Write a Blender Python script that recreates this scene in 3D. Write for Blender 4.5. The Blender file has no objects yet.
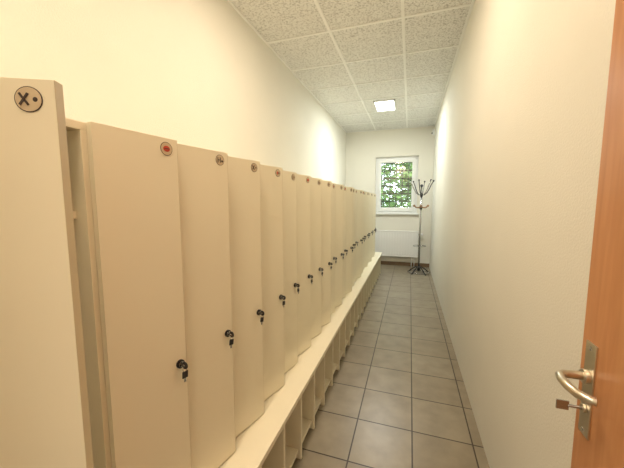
import bpy, bmesh, math, random
from mathutils import Vector, Matrix
random.seed(4)
scene = bpy.context.scene
scene.view_settings.view_transform = 'Standard'

# ---------------------------------------------------------------- materials
def mat(name, col, rough=0.5, metal=0.0, bump=0.0, bscale=200.0, var=0.0, vscale=3.0, coat=0.0):
    m = bpy.data.materials.new(name); m.use_nodes = True
    nt = m.node_tree; b = nt.nodes['Principled BSDF']
    b.inputs['Base Color'].default_value = (*col, 1)
    b.inputs['Roughness'].default_value = rough
    b.inputs['Metallic'].default_value = metal
    if coat: b.inputs['Coat Weight'].default_value = coat
    tc = nt.nodes.new('ShaderNodeTexCoord')
    if var > 0:
        n = nt.nodes.new('ShaderNodeTexNoise'); n.inputs['Scale'].default_value = vscale
        n.inputs['Detail'].default_value = 4
        nt.links.new(tc.outputs['Object'], n.inputs['Vector'])
        r = nt.nodes.new('ShaderNodeValToRGB')
        r.color_ramp.elements[0].position = 0.3; r.color_ramp.elements[1].position = 0.7
        r.color_ramp.elements[0].color = (*[c*(1-var) for c in col], 1)
        r.color_ramp.elements[1].color = (*[min(1, c*(1+var)) for c in col], 1)
        nt.links.new(n.outputs['Fac'], r.inputs['Fac'])
        nt.links.new(r.outputs['Color'], b.inputs['Base Color'])
    if bump > 0:
        n2 = nt.nodes.new('ShaderNodeTexNoise'); n2.inputs['Scale'].default_value = bscale
        n2.inputs['Detail'].default_value = 3
        nt.links.new(tc.outputs['Object'], n2.inputs['Vector'])
        bp = nt.nodes.new('ShaderNodeBump'); bp.inputs['Strength'].default_value = bump
        bp.inputs['Distance'].default_value = 0.003
        nt.links.new(n2.outputs['Fac'], bp.inputs['Height'])
        nt.links.new(bp.outputs['Normal'], b.inputs['Normal'])
    return m

def emis(name, col, s):
    m = bpy.data.materials.new(name); m.use_nodes = True
    b = m.node_tree.nodes['Principled BSDF']
    b.inputs['Base Color'].default_value = (*col, 1)
    b.inputs['Emission Color'].default_value = (*col, 1)
    b.inputs['Emission Strength'].default_value = s
    return m

M_wall = mat('plaster_cream', (0.84, 0.82, 0.735), 0.85, bump=0.45, bscale=150, var=0.02, vscale=2)
M_locker = mat('laminate_cream', (0.90, 0.835, 0.645), 0.36, var=0.015, vscale=1.5)
M_lockedge = mat('laminate_edge', (0.62, 0.53, 0.34), 0.45)
M_white = mat('white_plastic', (0.88, 0.89, 0.88), 0.35)
M_radi = mat('radiator_enamel', (0.92, 0.92, 0.90), 0.3)
M_tbar = mat('ceiling_tbar', (0.90, 0.90, 0.87), 0.5)
M_black = mat('black_metal', (0.012, 0.012, 0.014), 0.35, metal=0.4)
M_dark = mat('dark_plastic', (0.02, 0.02, 0.022), 0.4)
M_chrome = mat('chrome', (0.45, 0.45, 0.45), 0.22, metal=1.0)
M_brass = mat('brushed_nickel', (0.66, 0.60, 0.50), 0.28, metal=1.0)
M_sticker = mat('sticker_paper', (0.62, 0.50, 0.33), 0.6)
M_ink = mat('sticker_ink', (0.05, 0.03, 0.025), 0.6)
M_red = mat('sticker_red', (0.55, 0.06, 0.03), 0.6)
M_peg = mat('coat_peg_wood', (0.35, 0.2, 0.1), 0.4)
M_skirt = mat('skirting_tile_brown', (0.20, 0.13, 0.075), 0.4, var=0.1, vscale=6)
M_grille = mat('painted_iron', (0.03, 0.035, 0.03), 0.5)

# wood door
def wood():
    m = bpy.data.materials.new('door_beech_veneer'); m.use_nodes = True
    nt = m.node_tree; b = nt.nodes['Principled BSDF']
    tc = nt.nodes.new('ShaderNodeTexCoord'); mp = nt.nodes.new('ShaderNodeMapping')
    mp.inputs['Scale'].default_value = (14, 14, 1.2)
    n = nt.nodes.new('ShaderNodeTexNoise'); n.inputs['Scale'].default_value = 4; n.inputs['Detail'].default_value = 8
    n.inputs['Distortion'].default_value = 0.6
    r = nt.nodes.new('ShaderNodeValToRGB')
    r.color_ramp.elements[0].position = 0.3; r.color_ramp.elements[1].position = 0.72
    r.color_ramp.elements[0].color = (0.53, 0.23, 0.09, 1)
    r.color_ramp.elements[1].color = (0.63, 0.30, 0.13, 1)
    nt.links.new(tc.outputs['Object'], mp.inputs['Vector']); nt.links.new(mp.outputs[0], n.inputs['Vector'])
    nt.links.new(n.outputs['Fac'], r.inputs['Fac']); nt.links.new(r.outputs['Color'], b.inputs['Base Color'])
    b.inputs['Roughness'].default_value = 0.35
    return m
M_wood = wood()

# floor tiles
def floor_mat():
    m = bpy.data.materials.new('floor_tiles'); m.use_nodes = True
    nt = m.node_tree; b = nt.nodes['Principled BSDF']
    tc = nt.nodes.new('ShaderNodeTexCoord'); mp = nt.nodes.new('ShaderNodeMapping')
    mp.inputs['Location'].default_value = (0.25, -0.11, 0)
    br = nt.nodes.new('ShaderNodeTexBrick')
    br.offset = 0.0; br.squash = 1.0
    br.inputs['Scale'].default_value = 1.0
    br.inputs['Brick Width'].default_value = 0.3; br.inputs['Row Height'].default_value = 0.3
    br.inputs['Mortar Size'].default_value = 0.004; br.inputs['Mortar Smooth'].default_value = 0.2
    br.inputs['Color1'].default_value = (0.262, 0.220, 0.153, 1)
    br.inputs['Color2'].default_value = (0.300, 0.258, 0.185, 1)
    br.inputs['Mortar'].default_value = (0.050, 0.036, 0.022, 1)
    nt.links.new(tc.outputs['Object'], mp.inputs['Vector']); nt.links.new(mp.outputs[0], br.inputs['Vector'])
    n = nt.nodes.new('ShaderNodeTexNoise'); n.inputs['Scale'].default_value = 9; n.inputs['Detail'].default_value = 6
    nt.links.new(tc.outputs['Object'], n.inputs['Vector'])
    mx = nt.nodes.new('ShaderNodeMix'); mx.data_type = 'RGBA'; mx.blend_type = 'OVERLAY'
    mx.inputs['Factor'].default_value = 0.35
    nt.links.new(br.outputs['Color'], mx.inputs[6]); nt.links.new(n.outputs['Fac'], mx.inputs[7])
    nt.links.new(mx.outputs[2], b.inputs['Base Color'])
    b.inputs['Roughness'].default_value = 0.33
    bp = nt.nodes.new('ShaderNodeBump'); bp.inputs['Strength'].default_value = 0.5; bp.inputs['Distance'].default_value = 0.002
    bp.invert = True
    nt.links.new(br.outputs['Fac'], bp.inputs['Height']); nt.links.new(bp.outputs['Normal'], b.inputs['Normal'])
    return m
M_floor = floor_mat()

def ceil_mat():
    m = bpy.data.materials.new('mineral_fibre_tile'); m.use_nodes = True
    nt = m.node_tree; b = nt.nodes['Principled BSDF']
    tc = nt.nodes.new('ShaderNodeTexCoord')
    n = nt.nodes.new('ShaderNodeTexNoise'); n.inputs['Scale'].default_value = 70; n.inputs['Detail'].default_value = 5
    n.inputs['Roughness'].default_value = 0.7
    nt.links.new(tc.outputs['Object'], n.inputs['Vector'])
    r = nt.nodes.new('ShaderNodeValToRGB')
    r.color_ramp.elements[0].position = 0.36; r.color_ramp.elements[1].position = 0.52
    r.color_ramp.elements[0].color = (0.44, 0.43, 0.40, 1)
    r.color_ramp.elements[1].color = (0.82, 0.82, 0.79, 1)
    nt.links.new(n.outputs['Fac'], r.inputs['Fac']); nt.links.new(r.outputs['Color'], b.inputs['Base Color'])
    b.inputs['Roughness'].default_value = 0.9
    bp = nt.nodes.new('ShaderNodeBump'); bp.inputs['Strength'].default_value = 0.6; bp.inputs['Distance'].default_value = 0.002
    nt.links.new(n.outputs['Fac'], bp.inputs['Height']); nt.links.new(bp.outputs['Normal'], b.inputs['Normal'])
    return m
M_ceil = ceil_mat()

def glass_mat():
    m = bpy.data.materials.new('window_glass'); m.use_nodes = True
    nt = m.node_tree; nt.nodes.clear()
    o = nt.nodes.new('ShaderNodeOutputMaterial'); t = nt.nodes.new('ShaderNodeBsdfTransparent')
    g = nt.nodes.new('ShaderNodeBsdfGlossy'); g.inputs['Roughness'].default_value = 0.02
    mx = nt.nodes.new('ShaderNodeMixShader'); mx.inputs[0].default_value = 0.06
    nt.links.new(t.outputs[0], mx.inputs[1]); nt.links.new(g.outputs[0], mx.inputs[2]); nt.links.new(mx.outputs[0], o.inputs[0])
    return m
M_glass = glass_mat()
M_leaf = mat('leaves', (0.07, 0.14, 0.035), 0.6, var=0.5, vscale=5)
M_leaf2 = mat('leaves_light', (0.17, 0.28, 0.08), 0.6, var=0.4, vscale=5)
M_grass = mat('lawn', (0.10, 0.17, 0.05), 0.9, var=0.3, vscale=4)
M_bark = mat('bark', (0.10, 0.07, 0.05), 0.9, bump=0.8, bscale=30)

# ---------------------------------------------------------------- mesh builder
class B:
    def __init__(s): s.bm = bmesh.new(); s.mats = []
    def mi(s, m):
        if m not in s.mats: s.mats.append(m)
        return s.mats.index(m)
    def _tag(s, verts, m):
        i = s.mi(m); fs = set()
        for v in verts:
            for f in v.link_faces: fs.add(f)
        for f in fs: f.material_index = i
        return fs
    def box(s, x0, x1, y0, y1, z0, z1, m, rot=None):
        r = bmesh.ops.create_cube(s.bm, size=1)
        mt = Matrix.Translation(((x0+x1)/2, (y0+y1)/2, (z0+z1)/2)) @ (rot or Matrix()) @ Matrix.Diagonal((abs(x1-x0), abs(y1-y0), abs(z1-z0), 1))
        bmesh.ops.transform(s.bm, matrix=mt, verts=r['verts'])
        s._tag(r['verts'], m)
    def cyl(s, p, q, r, m, seg=20, r2=None, smooth=True):
        p, q = Vector(p), Vector(q); d = q-p
        c = bmesh.ops.create_cone(s.bm, cap_ends=True, segments=seg, radius1=r, radius2=r if r2 is None else r2, depth=d.length)
        mt = Matrix.Translation((p+q)/2) @ d.to_track_quat('Z', 'Y').to_matrix().to_4x4()
        bmesh.ops.transform(s.bm, matrix=mt, verts=c['verts'])
        for f in s._tag(c['verts'], m):
            if smooth and len(f.verts) == 4: f.smooth = True
    def sph(s, p, r, m, sc=(1, 1, 1), seg=16):
        c = bmesh.ops.create_uvsphere(s.bm, u_segments=seg, v_segments=seg//2+2, radius=r)
        bmesh.ops.transform(s.bm, matrix=Matrix.Translation(p) @ Matrix.Diagonal((*sc, 1)), verts=c['verts'])
        for f in s._tag(c['verts'], m): f.smooth = True
    def tube(s, pts, r, m, seg=10, closed=False, radii=None):
        pts = [Vector(p) for p in pts]; n = len(pts); rings = []
        up = Vector((0.123, 0.321, 0.93)).normalized(); i0 = s.mi(m)
        for k in range(n):
            if closed: t = pts[(k+1) % n]-pts[k-1]
            else: t = pts[min(k+1, n-1)]-pts[max(k-1, 0)]
            t.normalize(); a = t.cross(up)
            if a.length < 1e-3: a = t.cross(Vector((1, 0, 0)))
            a.normalize(); b = t.cross(a)
            rr = radii[k] if radii else r
            rings.append([s.bm.verts.new(pts[k]+rr*(a*math.cos(2*math.pi*j/seg)+b*math.sin(2*math.pi*j/seg))) for j in range(seg)])
        for k in range(n if closed else n-1):
            A, C = rings[k], rings[(k+1) % n]
            for j in range(seg):
                f = s.bm.faces.new((A[j], A[(j+1) % seg], C[(j+1) % seg], C[j])); f.material_index = i0; f.smooth = True
        if not closed:
            f = s.bm.faces.new(rings[0]); f.material_index = i0
            f = s.bm.faces.new(rings[-1][::-1]); f.material_index = i0
    def done(s, name, parent=None, bevel=0.0, loc=None, rotz=None):
        bmesh.ops.recalc_face_normals(s.bm, faces=s.bm.faces)
        me = bpy.data.meshes.new(name); s.bm.to_mesh(me); s.bm.free()
        for m in s.mats: me.materials.append(m)
        o = bpy.data.objects.new(name, me); scene.collection.objects.link(o)
        if bevel:
            md = o.modifiers.new('bevel', 'BEVEL'); md.width = bevel; md.segments = 2; md.limit_method = 'ANGLE'; md.angle_limit = math.radians(50)
        if parent: o.parent = parent
        if loc: o.location = loc
        if rotz is not None: o.rotation_euler = (0, 0, rotz)
        return o
def empty(name, loc=(0, 0, 0)):
    e = bpy.data.objects.new(name, None); e.empty_display_size = 0.1; e.location = loc
    scene.collection.objects.link(e); return e

# ---------------------------------------------------------------- dimensions
XL, XR = -1.307, 0.40
YE, YB = 6.20, -1.60
H = 2.724; CAM = 1.25

# room shell
b = B(); b.box(XL-0.2, XR+0.2, YB-0.2, YE+0.35, -0.12, 0, M_floor); b.done('floor')
b = B(); b.box(XL-0.2, XR+0.2, YB-0.2, YE+0.35, H, H+0.12, M_ceil)
b.done('ceiling')
b = B(); b.box(XL-0.2, XL, YB-0.2, YE+0.35, 0, H, M_wall); b.done('wall_left')
b = B(); b.box(XR, XR+0.2, YB-0.2, YE+0.35, 0, H, M_wall); b.done('wall_right')
b = B(); b.box(XL, XR, YB-0.2, YB, 0, H, M_wall); b.done('wall_back')
WX0, WX1, WZ0, WZ1 = -0.69, 0.13, 1.07, 2.19
b = B()
b.box(XL, WX0, YE, YE+0.35, 0, H, M_wall); b.box(WX1, XR, YE, YE+0.35, 0, H, M_wall)
b.box(WX0, WX1, YE, YE+0.35, 0, WZ0, M_wall); b.box(WX0, WX1, YE, YE+0.35, WZ1, H, M_wall)
b.done('wall_end')
# partition with doorway behind the camera
DX0, DX1 = -0.47, 0.37
b = B()
b.box(XL, DX0, -0.34, -0.2, 0, H, M_wall); b.box(DX0, DX1, -0.34, -0.2, 2.02, H, M_wall)
b.box(DX1, XR, -0.34, -0.2, 0, H, M_wall)
b.done('wall_entrance')
b = B()
b.box(DX0, DX0+0.03, -0.35, -0.19, 0, 2.02, M_white); b.box(DX0-0.05, DX0+0.03, -0.19, -0.18, 0, 2.07, M_white)
b.box(DX0-0.05, DX1+0.02, -0.19, -0.18, 1.99, 2.07, M_white); b.box(DX0, DX1, -0.35, -0.19, 1.99, 2.02, M_white)
b.done('trim_1', bevel=0.002)

# ceiling grid (T-bars)
b = B()
for x in (-0.70, -0.10): b.box(x-0.012, x+0.012, -0.2, YE, H-0.006, H-0.0005, M_tbar)
y = 5.6
while y > -0.2:
    b.box(XL, XR, y-0.012, y+0.012, H-0.0055, H-0.0005, M_tbar); y -= 0.6
b.box(XL, XL+0.02, -0.2, YE, H-0.008, H-0.0005, M_tbar); b.box(XR-0.02, XR, -0.2, YE, H-0.008, H-0.0005, M_tbar)
b.box(XL, XR, YE-0.02, YE, H-0.008, H-0.0005, M_tbar)
b.done('trim_2')
# skirting
b = B(); b.box(XL, XR, YE-0.012, YE, 0, 0.075, M_skirt); b.done('baseboard_end', bevel=0.002)

# ---------------------------------------------------------------- ceiling lamps
def lamp(xc, yc, col, strength, power, sx=0.15, sy=0.29):
    e = empty('ceiling_light', (xc, yc, H))
    b = B()
    b.box(-sx-0.02, sx+0.02, -sy, -sy+0.02, -0.02, -0.002, M_white); b.box(-sx-0.02, sx+0.02, sy-0.02, sy, -0.02, -0.002, M_white)
    b.box(-sx-0.02, -sx, -sy, sy, -0.02, -0.002, M_white); b.box(sx, sx+0.02, -sy, sy, -0.02, -0.002, M_white)
    b.done('frame', e, 0.002)
    b = B(); b.box(-sx, sx, -sy+0.02, sy-0.02, -0.014, -0.004, emis('diffuser_glow', col, strength)); b.done('diffuser', e)
    L = bpy.data.lights.new('lamp', 'AREA'); L.shape = 'RECTANGLE'; L.size = sx*2; L.size_y = sy*2-0.04
    L.energy = power; L.color = col
    o = bpy.data.objects.new('lamp', L); o.location = (0, 0, -0.03); o.parent = e; scene.collection.objects.link(o)
lamp(-0.40, 4.70, (0.97, 1.0, 0.95), 10, 25, 0.13, 0.24)
lamp(-0.40, 1.70, (1, 0.82, 0.62), 5, 13.5)
lamp(-0.40, 0.1, (1, 0.80, 0.60), 5, 11)
lamp(-0.40, -1.0, (1, 0.88, 0.74), 6, 18)

# ---------------------------------------------------------------- lockers
PX = -0.620           # carcass front
PITCH = 0.2055; Y0 = 0.433 - 2*PITCH   # y of first partition
N = 26; BASE = 0.375; TOP = 1.412
YEND = Y0 + N*PITCH
lk = empty('locker_row', (0, 0, 0))
b = B()
T = 0.016
b.box(XL+0.004, XL+0.012, Y0, YEND, BASE, TOP, M_locker)            # back
b.box(XL+0.004, PX-0.001, Y0, YEND, TOP-T, TOP, M_locker)       # top
b.box(XL+0.004, PX-0.001, Y0, YEND, BASE, BASE+T, M_locker)     # bottom
for i in range(N+1):
    y = Y0+i*PITCH
    b.box(XL+0.012, PX-0.001, y-T/2, y+T/2, BASE+T, TOP-T, M_locker)
for i in range(N):
    y = Y0+i*PITCH
    b.box(XL+0.012, PX-0.03, y+T/2, y+PITCH-T/2, 1.22, 1.22+T, M_locker)   # hat shelf
    b.cyl((XL+0.012, y+PITCH*0.5, 1.10), (XL+0.06, y+PITCH*0.5, 1.10), 0.005, M_chrome, 8)
    b.cyl((XL+0.06, y+PITCH*0.5, 1.10), (XL+0.075, y+PITCH*0.5, 1.13), 0.005, M_chrome, 8)
b.done('carcass', lk, 0.001)

DH0, DH1 = BASE+0.004, TOP
LOCKZ = 0.822
def door(i, ang, w=PITCH-0.009, oy=0.0):
    y = Y0+i*PITCH+0.003+oy
    b = B(); t = 0.016
    b.box(0, t, 0, w, DH0, DH1, M_locker)
    b.box(-0.0, t, w, w+0.0008, DH0, DH1, M_lockedge)
    # sticker
    sy, sz, r = w-0.031, DH1-0.026, 0.0165
    b.cyl((t, sy, sz), (t+0.0008, sy, sz), r, M_ink, 28)
    b.cyl((t, sy, sz), (t+0.0012, sy, sz), r-0.0012, M_sticker, 28)
    x0, x1 = t+0.001, t+0.0022
    k = i % 5
    if k in (1, 4):
        for a in (0.6, -0.6):
            b.box(x0, x1, sy-0.005-0.0014, sy-0.005+0.0014, sz-0.009, sz+0.009, M_ink, Matrix.Rotation(a, 4, 'X'))
        b.sph((x0, sy+0.008, sz), 0.0032, M_ink, (0.3, 1, 1), 10)
    elif k == 2:
        b.sph((x0, sy, sz), 0.010, M_red, (0.1, 1, 0.75), 14)
        b.box(x0+0.0008, x1+0.0004, sy-0.007, sy+0.007, sz-0.001, sz+0.001, M_ink)
    elif k == 3:
        b.box(x0, x1, sy-0.010, sy-0.0075, sz-0.008, sz+0.008, M_ink); b.box(x0, x1, sy-0.001, sy+0.0015, sz-0.008, sz+0.008, M_ink)
        b.box(x0, x1, sy-0.0075, sy-0.001, sz-0.0012, sz+0.0012, M_ink); b.sph((x0, sy+0.008, sz-0.003), 0.0035, M_ink, (0.3, 1.4, 1), 10)
    else:
        b.sph((x0, sy-0.004, sz), 0.005, M_red, (0.2, 1, 1.4), 10); b.sph((x0, sy+0.006, sz), 0.0045, M_ink, (0.2, 1, 1), 10)
    # lock and hanging keys
    ly = w-0.022
    b.cyl((t, ly, LOCKZ), (t+0.006, ly, LOCKZ), 0.0115, M_black, 24)
    b.cyl((t+0.006, ly, LOCKZ), (t+0.009, ly, LOCKZ), 0.008, M_chrome, 20)
    b.cyl((t+0.008, ly, LOCKZ), (t+0.022, ly, LOCKZ), 0.0022, M_chrome, 8)
    b.cyl((t+0.020, ly-0.0015, LOCKZ), (t+0.020, ly+0.0015, LOCKZ), 0.010, M_dark, 16)
    c = (t+0.020, ly, LOCKZ-0.010)
    b.tube([(c[0], c[1]+0.007*math.cos(a*math.pi/6), c[2]+0.007*math.sin(a*math.pi/6)) for a in range(12)], 0.0009, M_chrome, 6, True)
    sw = random.uniform(-0.25, 0.25)
    b.box(c[0]-0.0015, c[0]+0.0015, ly-0.008+sw*0.01, ly+0.008+sw*0.01, LOCKZ-0.034, LOCKZ-0.016, M_dark, Matrix.Rotation(sw, 4, 'X'))
    b.box(c[0]-0.001, c[0]+0.001, ly-0.003+sw*0.02, ly+0.003+sw*0.02, LOCKZ-0.045, LOCKZ-0.034, M_chrome, Matrix.Rotation(sw, 4, 'X'))
    for hz in (DH0+0.1, DH1-0.1):
        b.cyl((-0.002, 0.022, hz), (0.001, 0.022, hz), 0.016, M_chrome, 16)
    b.done('door_leaf', lk, 0.0012, (PX+0.001, y, 0), -math.radians(ang))
angs = [3, 63, 9, 13, 15, 16, 12, 15, 17, 21, 14, 20, 15, 22, 16, 13, 21, 19, 14, 20, 15, 21, 14, 20, 15, 3]
for i in range(N): door(i, angs[i], 0.182 if i == 1 else PITCH-0.009, -0.02 if i == 1 else 0)

# ---------------------------------------------------------------- shoe bench
BX = -0.462
b = B()
b.box(XL+0.004, BX+0.006, Y0-0.02, YEND+0.09, BASE-0.024, BASE-0.0015, M_locker)
for i in range(N+1):
    y = Y0+i*PITCH
    b.box(-0.95, BX-0.006, y-0.008, y+0.008, 0.0, BASE-0.024, M_locker)
b.box(-0.965, -0.95, Y0-0.008, YEND+0.008, 0.0, BASE-0.024, M_lockedge)
b.box(-0.95, BX-0.02, Y0, YEND, 0.035, 0.051, M_locker)
b.done('shoe_bench', bevel=0.0015)

# ---------------------------------------------------------------- window
w = empty('window_1', (0, 0, 0))
b = B(); fy0, fy1 = YE+0.07, YE+0.13; fw = 0.05
b.box(WX0, WX0+fw, fy0, fy1, WZ0, WZ1, M_white); b.box(WX1-fw, WX1, fy0, fy1, WZ0, WZ1, M_white)
b.box(WX0+fw, WX1-fw, fy0, fy1, WZ0, WZ0+fw, M_white); b.box(WX0+fw, WX1-fw, fy0, fy1, WZ1-fw, WZ1, M_white)
b.done('frame', w, 0.004)
b = B(); a0, a1, c0, c1 = WX0+fw-0.012, WX1-fw+0.012, WZ0+fw-0.012, WZ1-fw+0.012; sw = 0.072; sy0, sy1 = YE+0.045, YE+0.10
b.box(a0, a0+sw, sy0, sy1, c0, c1, M_white); b.box(a1-sw, a1, sy0, sy1, c0, c1, M_white)
b.box(a0+sw, a1-sw, sy0, sy1, c0, c0+sw, M_white); b.box(a0+sw, a1-sw, sy0, sy1, c1-sw, c1, M_white)
b.done('sash', w, 0.006)
b = B(); b.box(a0+sw, a1-sw, YE+0.075, YE+0.079, c0+sw, c1-sw, M_glass); b.done('pane', w)
b = B()
hz = (WZ0+WZ1)/2
b.box(a0+0.022, a0+0.048, sy0-0.01, sy0, hz-0.035, hz+0.035, M_white); b.cyl((a0+0.035, sy0, hz), (a0+0.035, sy0-0.045, hz), 0.008, M_white)
b.box(a0+0.025, a0+0.045, sy0-0.055, sy0-0.04, hz-0.11, hz+0.012, M_white)
b.done('handle', w, 0.003)
b = B(); b.box(WX0-0.03, WX1+0.03, YE-0.05, YE-0.0005, WZ0-0.03, WZ0, M_white); b.box(WX0+0.001, WX1-0.001, YE-0.0005, YE+0.07, WZ0, WZ0+0.006, M_white)
b.done('sill', w, 0.004)
# security grille outside
b = B(); gy = YE+0.375
x = WX0+0.02
while x < WX1:
    b.cyl((x, gy, WZ0-0.06), (x, gy, WZ1+0.06), 0.008, M_grille, 8); x += 0.125
z = WZ0+0.08
while z < WZ1+0.05:
    b.box(WX0-0.06, WX1+0.06, gy-0.004, gy+0.004, z-0.011, z+0.011, M_grille); z += 0.16
b.done('security_grille', w)

# ---------------------------------------------------------------- outside
b = B(); b.box(-12, 12, YE+0.40, 24, -0.5, -0.35, M_grass); b.done('lawn')
def bush(name, cx, cy, cz, rx, ry, rz, n, mats):
    b = B()
    idx = [b.mi(m) for m in mats]
    for _ in range(n):
        v = Vector((random.gauss(0, 1), random.gauss(0, 1), random.gauss(0, 1))).normalized()*random.uniform(0.55, 1.0)
        p = Vector((cx+v.x*rx, cy+v.y*ry, cz+v.z*rz))
        if p.z < -0.2: continue
        s = random.uniform(0.05, 0.11)
        R = Matrix.Rotation(random.uniform(0, 6.28), 3, 'Z') @ Matrix.Rotation(random.uniform(0, 6.28), 3, 'X')
        q = [p+R @ Vector(c)*s for c in ((-1, 0, 0), (0, -0.45, 0.1), (1, 0, 0), (0, 0.45, 0.1))]
        f = b.bm.faces.new([b.bm.verts.new(k) for k in q]); f.material_index = random.choice(idx)
    b.cyl((cx, cy, -0.349), (cx, cy, cz), 0.09, M_bark, 10)
    return b.done(name)
bush('garden_tree', -0.9, 9.2, 2.1, 1.3, 0.9, 1.7, 4200, [M_leaf, M_leaf, M_leaf2])
bush('garden_tree', 1.0, 9.8, 1.8, 1.4, 0.9, 1.5, 3800, [M_leaf, M_leaf2])
bush('garden_tree', -2.9, 10.5, 2.2, 1.5, 1.0, 2.2, 3800, [M_leaf, M_leaf2])
bush('garden_tree', 0.1, 12.0, 2.6, 3.6, 1.0, 2.6, 6000, [M_leaf, M_leaf2])

# ---------------------------------------------------------------- radiator
r = empty('radiator', (0, 0, 0))
rx0, rx1, rz0, rz1, ry = -0.66, 0.17, 0.20, 0.72, YE-0.115
b = B()
b.box(rx0, rx1, ry+0.014, ry+0.026, rz0, rz1, M_radi); b.box(rx0, rx1, ry+0.06, ry+0.072, rz0, rz1, M_radi)
k = rx0+0.03
while k < rx1-0.03:
    b.box(k, k+0.026, ry, ry+0.015, rz0+0.035, rz1-0.035, M_radi); k += 0.052
b.box(rx0, rx1, ry+0.004, ry+0.015, rz1-0.02, rz1, M_radi); b.box(rx0, rx1, ry+0.004, ry+0.015, rz0, rz0+0.02, M_radi)
b.box(rx0-0.004, rx0, ry+0.002, ry+0.078, rz0+0.01, rz1, M_radi); b.box(rx1, rx1+0.004, ry+0.002, ry+0.078, rz0+0.01, rz1, M_radi)
k = rx0
while k < rx1-0.01:
    b.box(k, k+0.008, ry+0.02, ry+0.06, rz1-0.004, rz1+0.002, M_radi); k += 0.02
b.done('panel', r, 0.003)
b = B()
b.cyl((rx1-0.06, ry+0.04, rz0+0.01), (rx1-0.06, ry+0.04, 0.0), 0.008, M_white); b.cyl((rx1-0.11, ry+0.04, rz0+0.01), (rx1-0.11, ry+0.04, 0.0), 0.008, M_white)
b.cyl((rx1, ry+0.04, rz1-0.06), (rx1+0.03, ry+0.04, rz1-0.06), 0.012, M_chrome); b.cyl((rx1+0.03, ry+0.04, rz1-0.06), (rx1+0.085, ry+0.04, rz1-0.06), 0.021, M_white)
for k in (rx0+0.12, rx1-0.18): b.box(k, k+0.03, ry+0.07, YE-0.0005, rz0+0.1, rz1-0.08, M_radi)
b.done('valve_and_pipes', r)

# ---------------------------------------------------------------- coat stand
cs = empty('coat_stand', (0.185, 5.60, 0))
b = B()
b.cyl((0, 0, 0.06), (0, 0, 1.55), 0.015, M_chrome, 16)
b.sph((0, 0, 1.57), 0.026, M_dark)
b.cyl((0, 0, 1.38), (0, 0, 1.44), 0.024, M_dark); b.cyl((0, 0, 1.16), (0, 0, 1.23), 0.024, M_dark); b.cyl((0, 0, 0.05), (0, 0, 0.13), 0.026, M_dark)
for i in range(6):
    a = i*math.pi/3+0.25; c, s = math.cos(a), math.sin(a)
    prof = [(0.012, 1.41), (0.05, 1.41), (0.095, 1.45), (0.135, 1.52), (0.165, 1.59), (0.20, 1.65)]
    b.tube([(c*p, s*p, z) for p, z in prof], 0.008, M_chrome if i % 2 else M_dark, 8); b.sph((c*0.20, s*0.20, 1.655), 0.016, M_dark, seg=10)
for i in range(6):
    a = i*math.pi/3+0.5; c, s = math.cos(a), math.sin(a)
    prof = [(0.012, 1.20), (0.05, 1.185), (0.09, 1.19), (0.13, 1.215)]
    b.tube([(c*p, s*p, z) for p, z in prof], 0.012, M_peg, 8); b.sph((c*0.132, s*0.132, 1.22), 0.02, M_peg, seg=10)
for i in range(5):
    a = i*2*math.pi/5+0.3; c, s = math.cos(a), math.sin(a)
    prof = [(0.015, 0.12), (0.06, 0.11), (0.12, 0.07), (0.165, 0.03), (0.19, 0.012)]
    b.tube([(c*p, s*p, z) for p, z in prof], 0.011, M_dark, 8); b.sph((c*0.19, s*0.19, 0.012), 0.012, M_dark, seg=10)
b.tube([(0.17*math.cos(k*math.pi/16), 0.17*math.sin(k*math.pi/16), 0.025) for k in range(32)], 0.009, M_chrome, 8, True)
b.tube([(0.11*math.cos(k*math.pi/16), 0.11*math.sin(k*math.pi/16), 0.50) for k in range(32)], 0.005, M_chrome, 8, True)
for i in range(3):
    a = i*2*math.pi/3; b.cyl((0, 0, 0.50), (0.11*math.cos(a), 0.11*math.sin(a), 0.50), 0.004, M_chrome, 8)
b.done('stand', cs)

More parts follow.
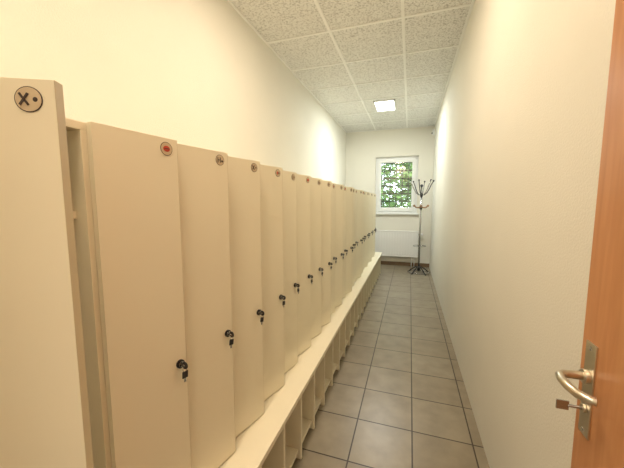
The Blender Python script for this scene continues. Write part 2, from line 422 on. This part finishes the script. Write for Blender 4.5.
# ---------------------------------------------------------------- wooden door (open against right wall)
d = empty('door_1', (0, 0, 0))
fx = 0.328; dt = 0.040; y0, y1 = -0.15, 0.690
b = B(); b.box(fx, fx+dt, y0, y1, 0.008, 1.98, M_wood); b.done('leaf', d, 0.002)
b = B()
for hz in (0.25, 1.0, 1.75): b.cyl((fx+dt+0.006, y0-0.004, hz-0.05), (fx+dt+0.006, y0-0.004, hz+0.05), 0.008, M_brass)
b.done('hinge', d)
py = 0.655; pz = 0.905
b = B()
b.box(fx-0.003, fx, py-0.016, py+0.016, pz-0.09, pz+0.09, M_brass)
hzz = pz+0.025
b.cyl((fx-0.003, py, hzz), (fx-0.012, py, hzz), 0.013, M_brass)
pts = [(fx-0.008, py, hzz), (fx-0.030, py, hzz), (fx-0.042, py-0.002, hzz), (fx-0.050, py-0.010, hzz), (fx-0.053, py-0.024, hzz), (fx-0.052, py-0.045, hzz-0.001), (fx-0.046, py-0.062, hzz-0.003), (fx-0.036, py-0.072, hzz-0.004), (fx-0.026, py-0.076, hzz-0.004)]
b.tube(pts, 0.0075, M_brass, 14)
b.cyl((fx-0.003, py, pz-0.038), (fx-0.008, py, pz-0.038), 0.008, M_brass)
b.cyl((fx-0.006, py, pz-0.038), (fx-0.030, py, pz-0.038), 0.0028, M_chrome, 10)
b.box(fx-0.048, fx-0.028, py-0.0015, py+0.0015, pz-0.047, pz-0.029, M_chrome)
b.cyl((fx-0.004, py, pz+0.08), (fx-0.003, py, pz+0.08), 0.004, M_chrome, 10); b.cyl((fx-0.004, py, pz-0.08), (fx-0.003, py, pz-0.08), 0.004, M_chrome, 10)
b.done('handle', d, 0.001)
b = B()
b.box(fx+dt*0.3, fx+dt*0.7, y1, y1+0.0015, 0.82, 1.02, M_brass); b.done('strike', d)

# motion sensor
b = B(); b.box(XR-0.045, XR-0.0005, 6.05, 6.12, 2.53, 2.63, M_white); b.sph((XR-0.045, 6.085, 2.565), 0.018, M_dark, seg=12); b.done('motion_sensor', bevel=0.006)

# ---------------------------------------------------------------- world + sun
wd = bpy.data.worlds.new('World'); scene.world = wd; wd.use_nodes = True
nt = wd.node_tree; bg = nt.nodes['Background']
bg.inputs['Color'].default_value = (0.80, 0.92, 1.0, 1); bg.inputs['Strength'].default_value = 8
S = bpy.data.lights.new('sun', 'SUN'); S.energy = 3; S.angle = 0.02; S.color = (1, 0.95, 0.85)
so = bpy.data.objects.new('sun', S); so.rotation_euler = (math.radians(48), 0, math.radians(-15)); scene.collection.objects.link(so)

# ---------------------------------------------------------------- camera
cam = bpy.data.cameras.new('camera'); cam.sensor_width = 36; cam.lens = 36*295/624; cam.clip_start = 0.02
co = bpy.data.objects.new('camera', cam); co.location = (0, 0, CAM)
co.rotation_euler = (math.radians(90-5.8), 0, math.radians(18.3))
scene.collection.objects.link(co); scene.camera = co
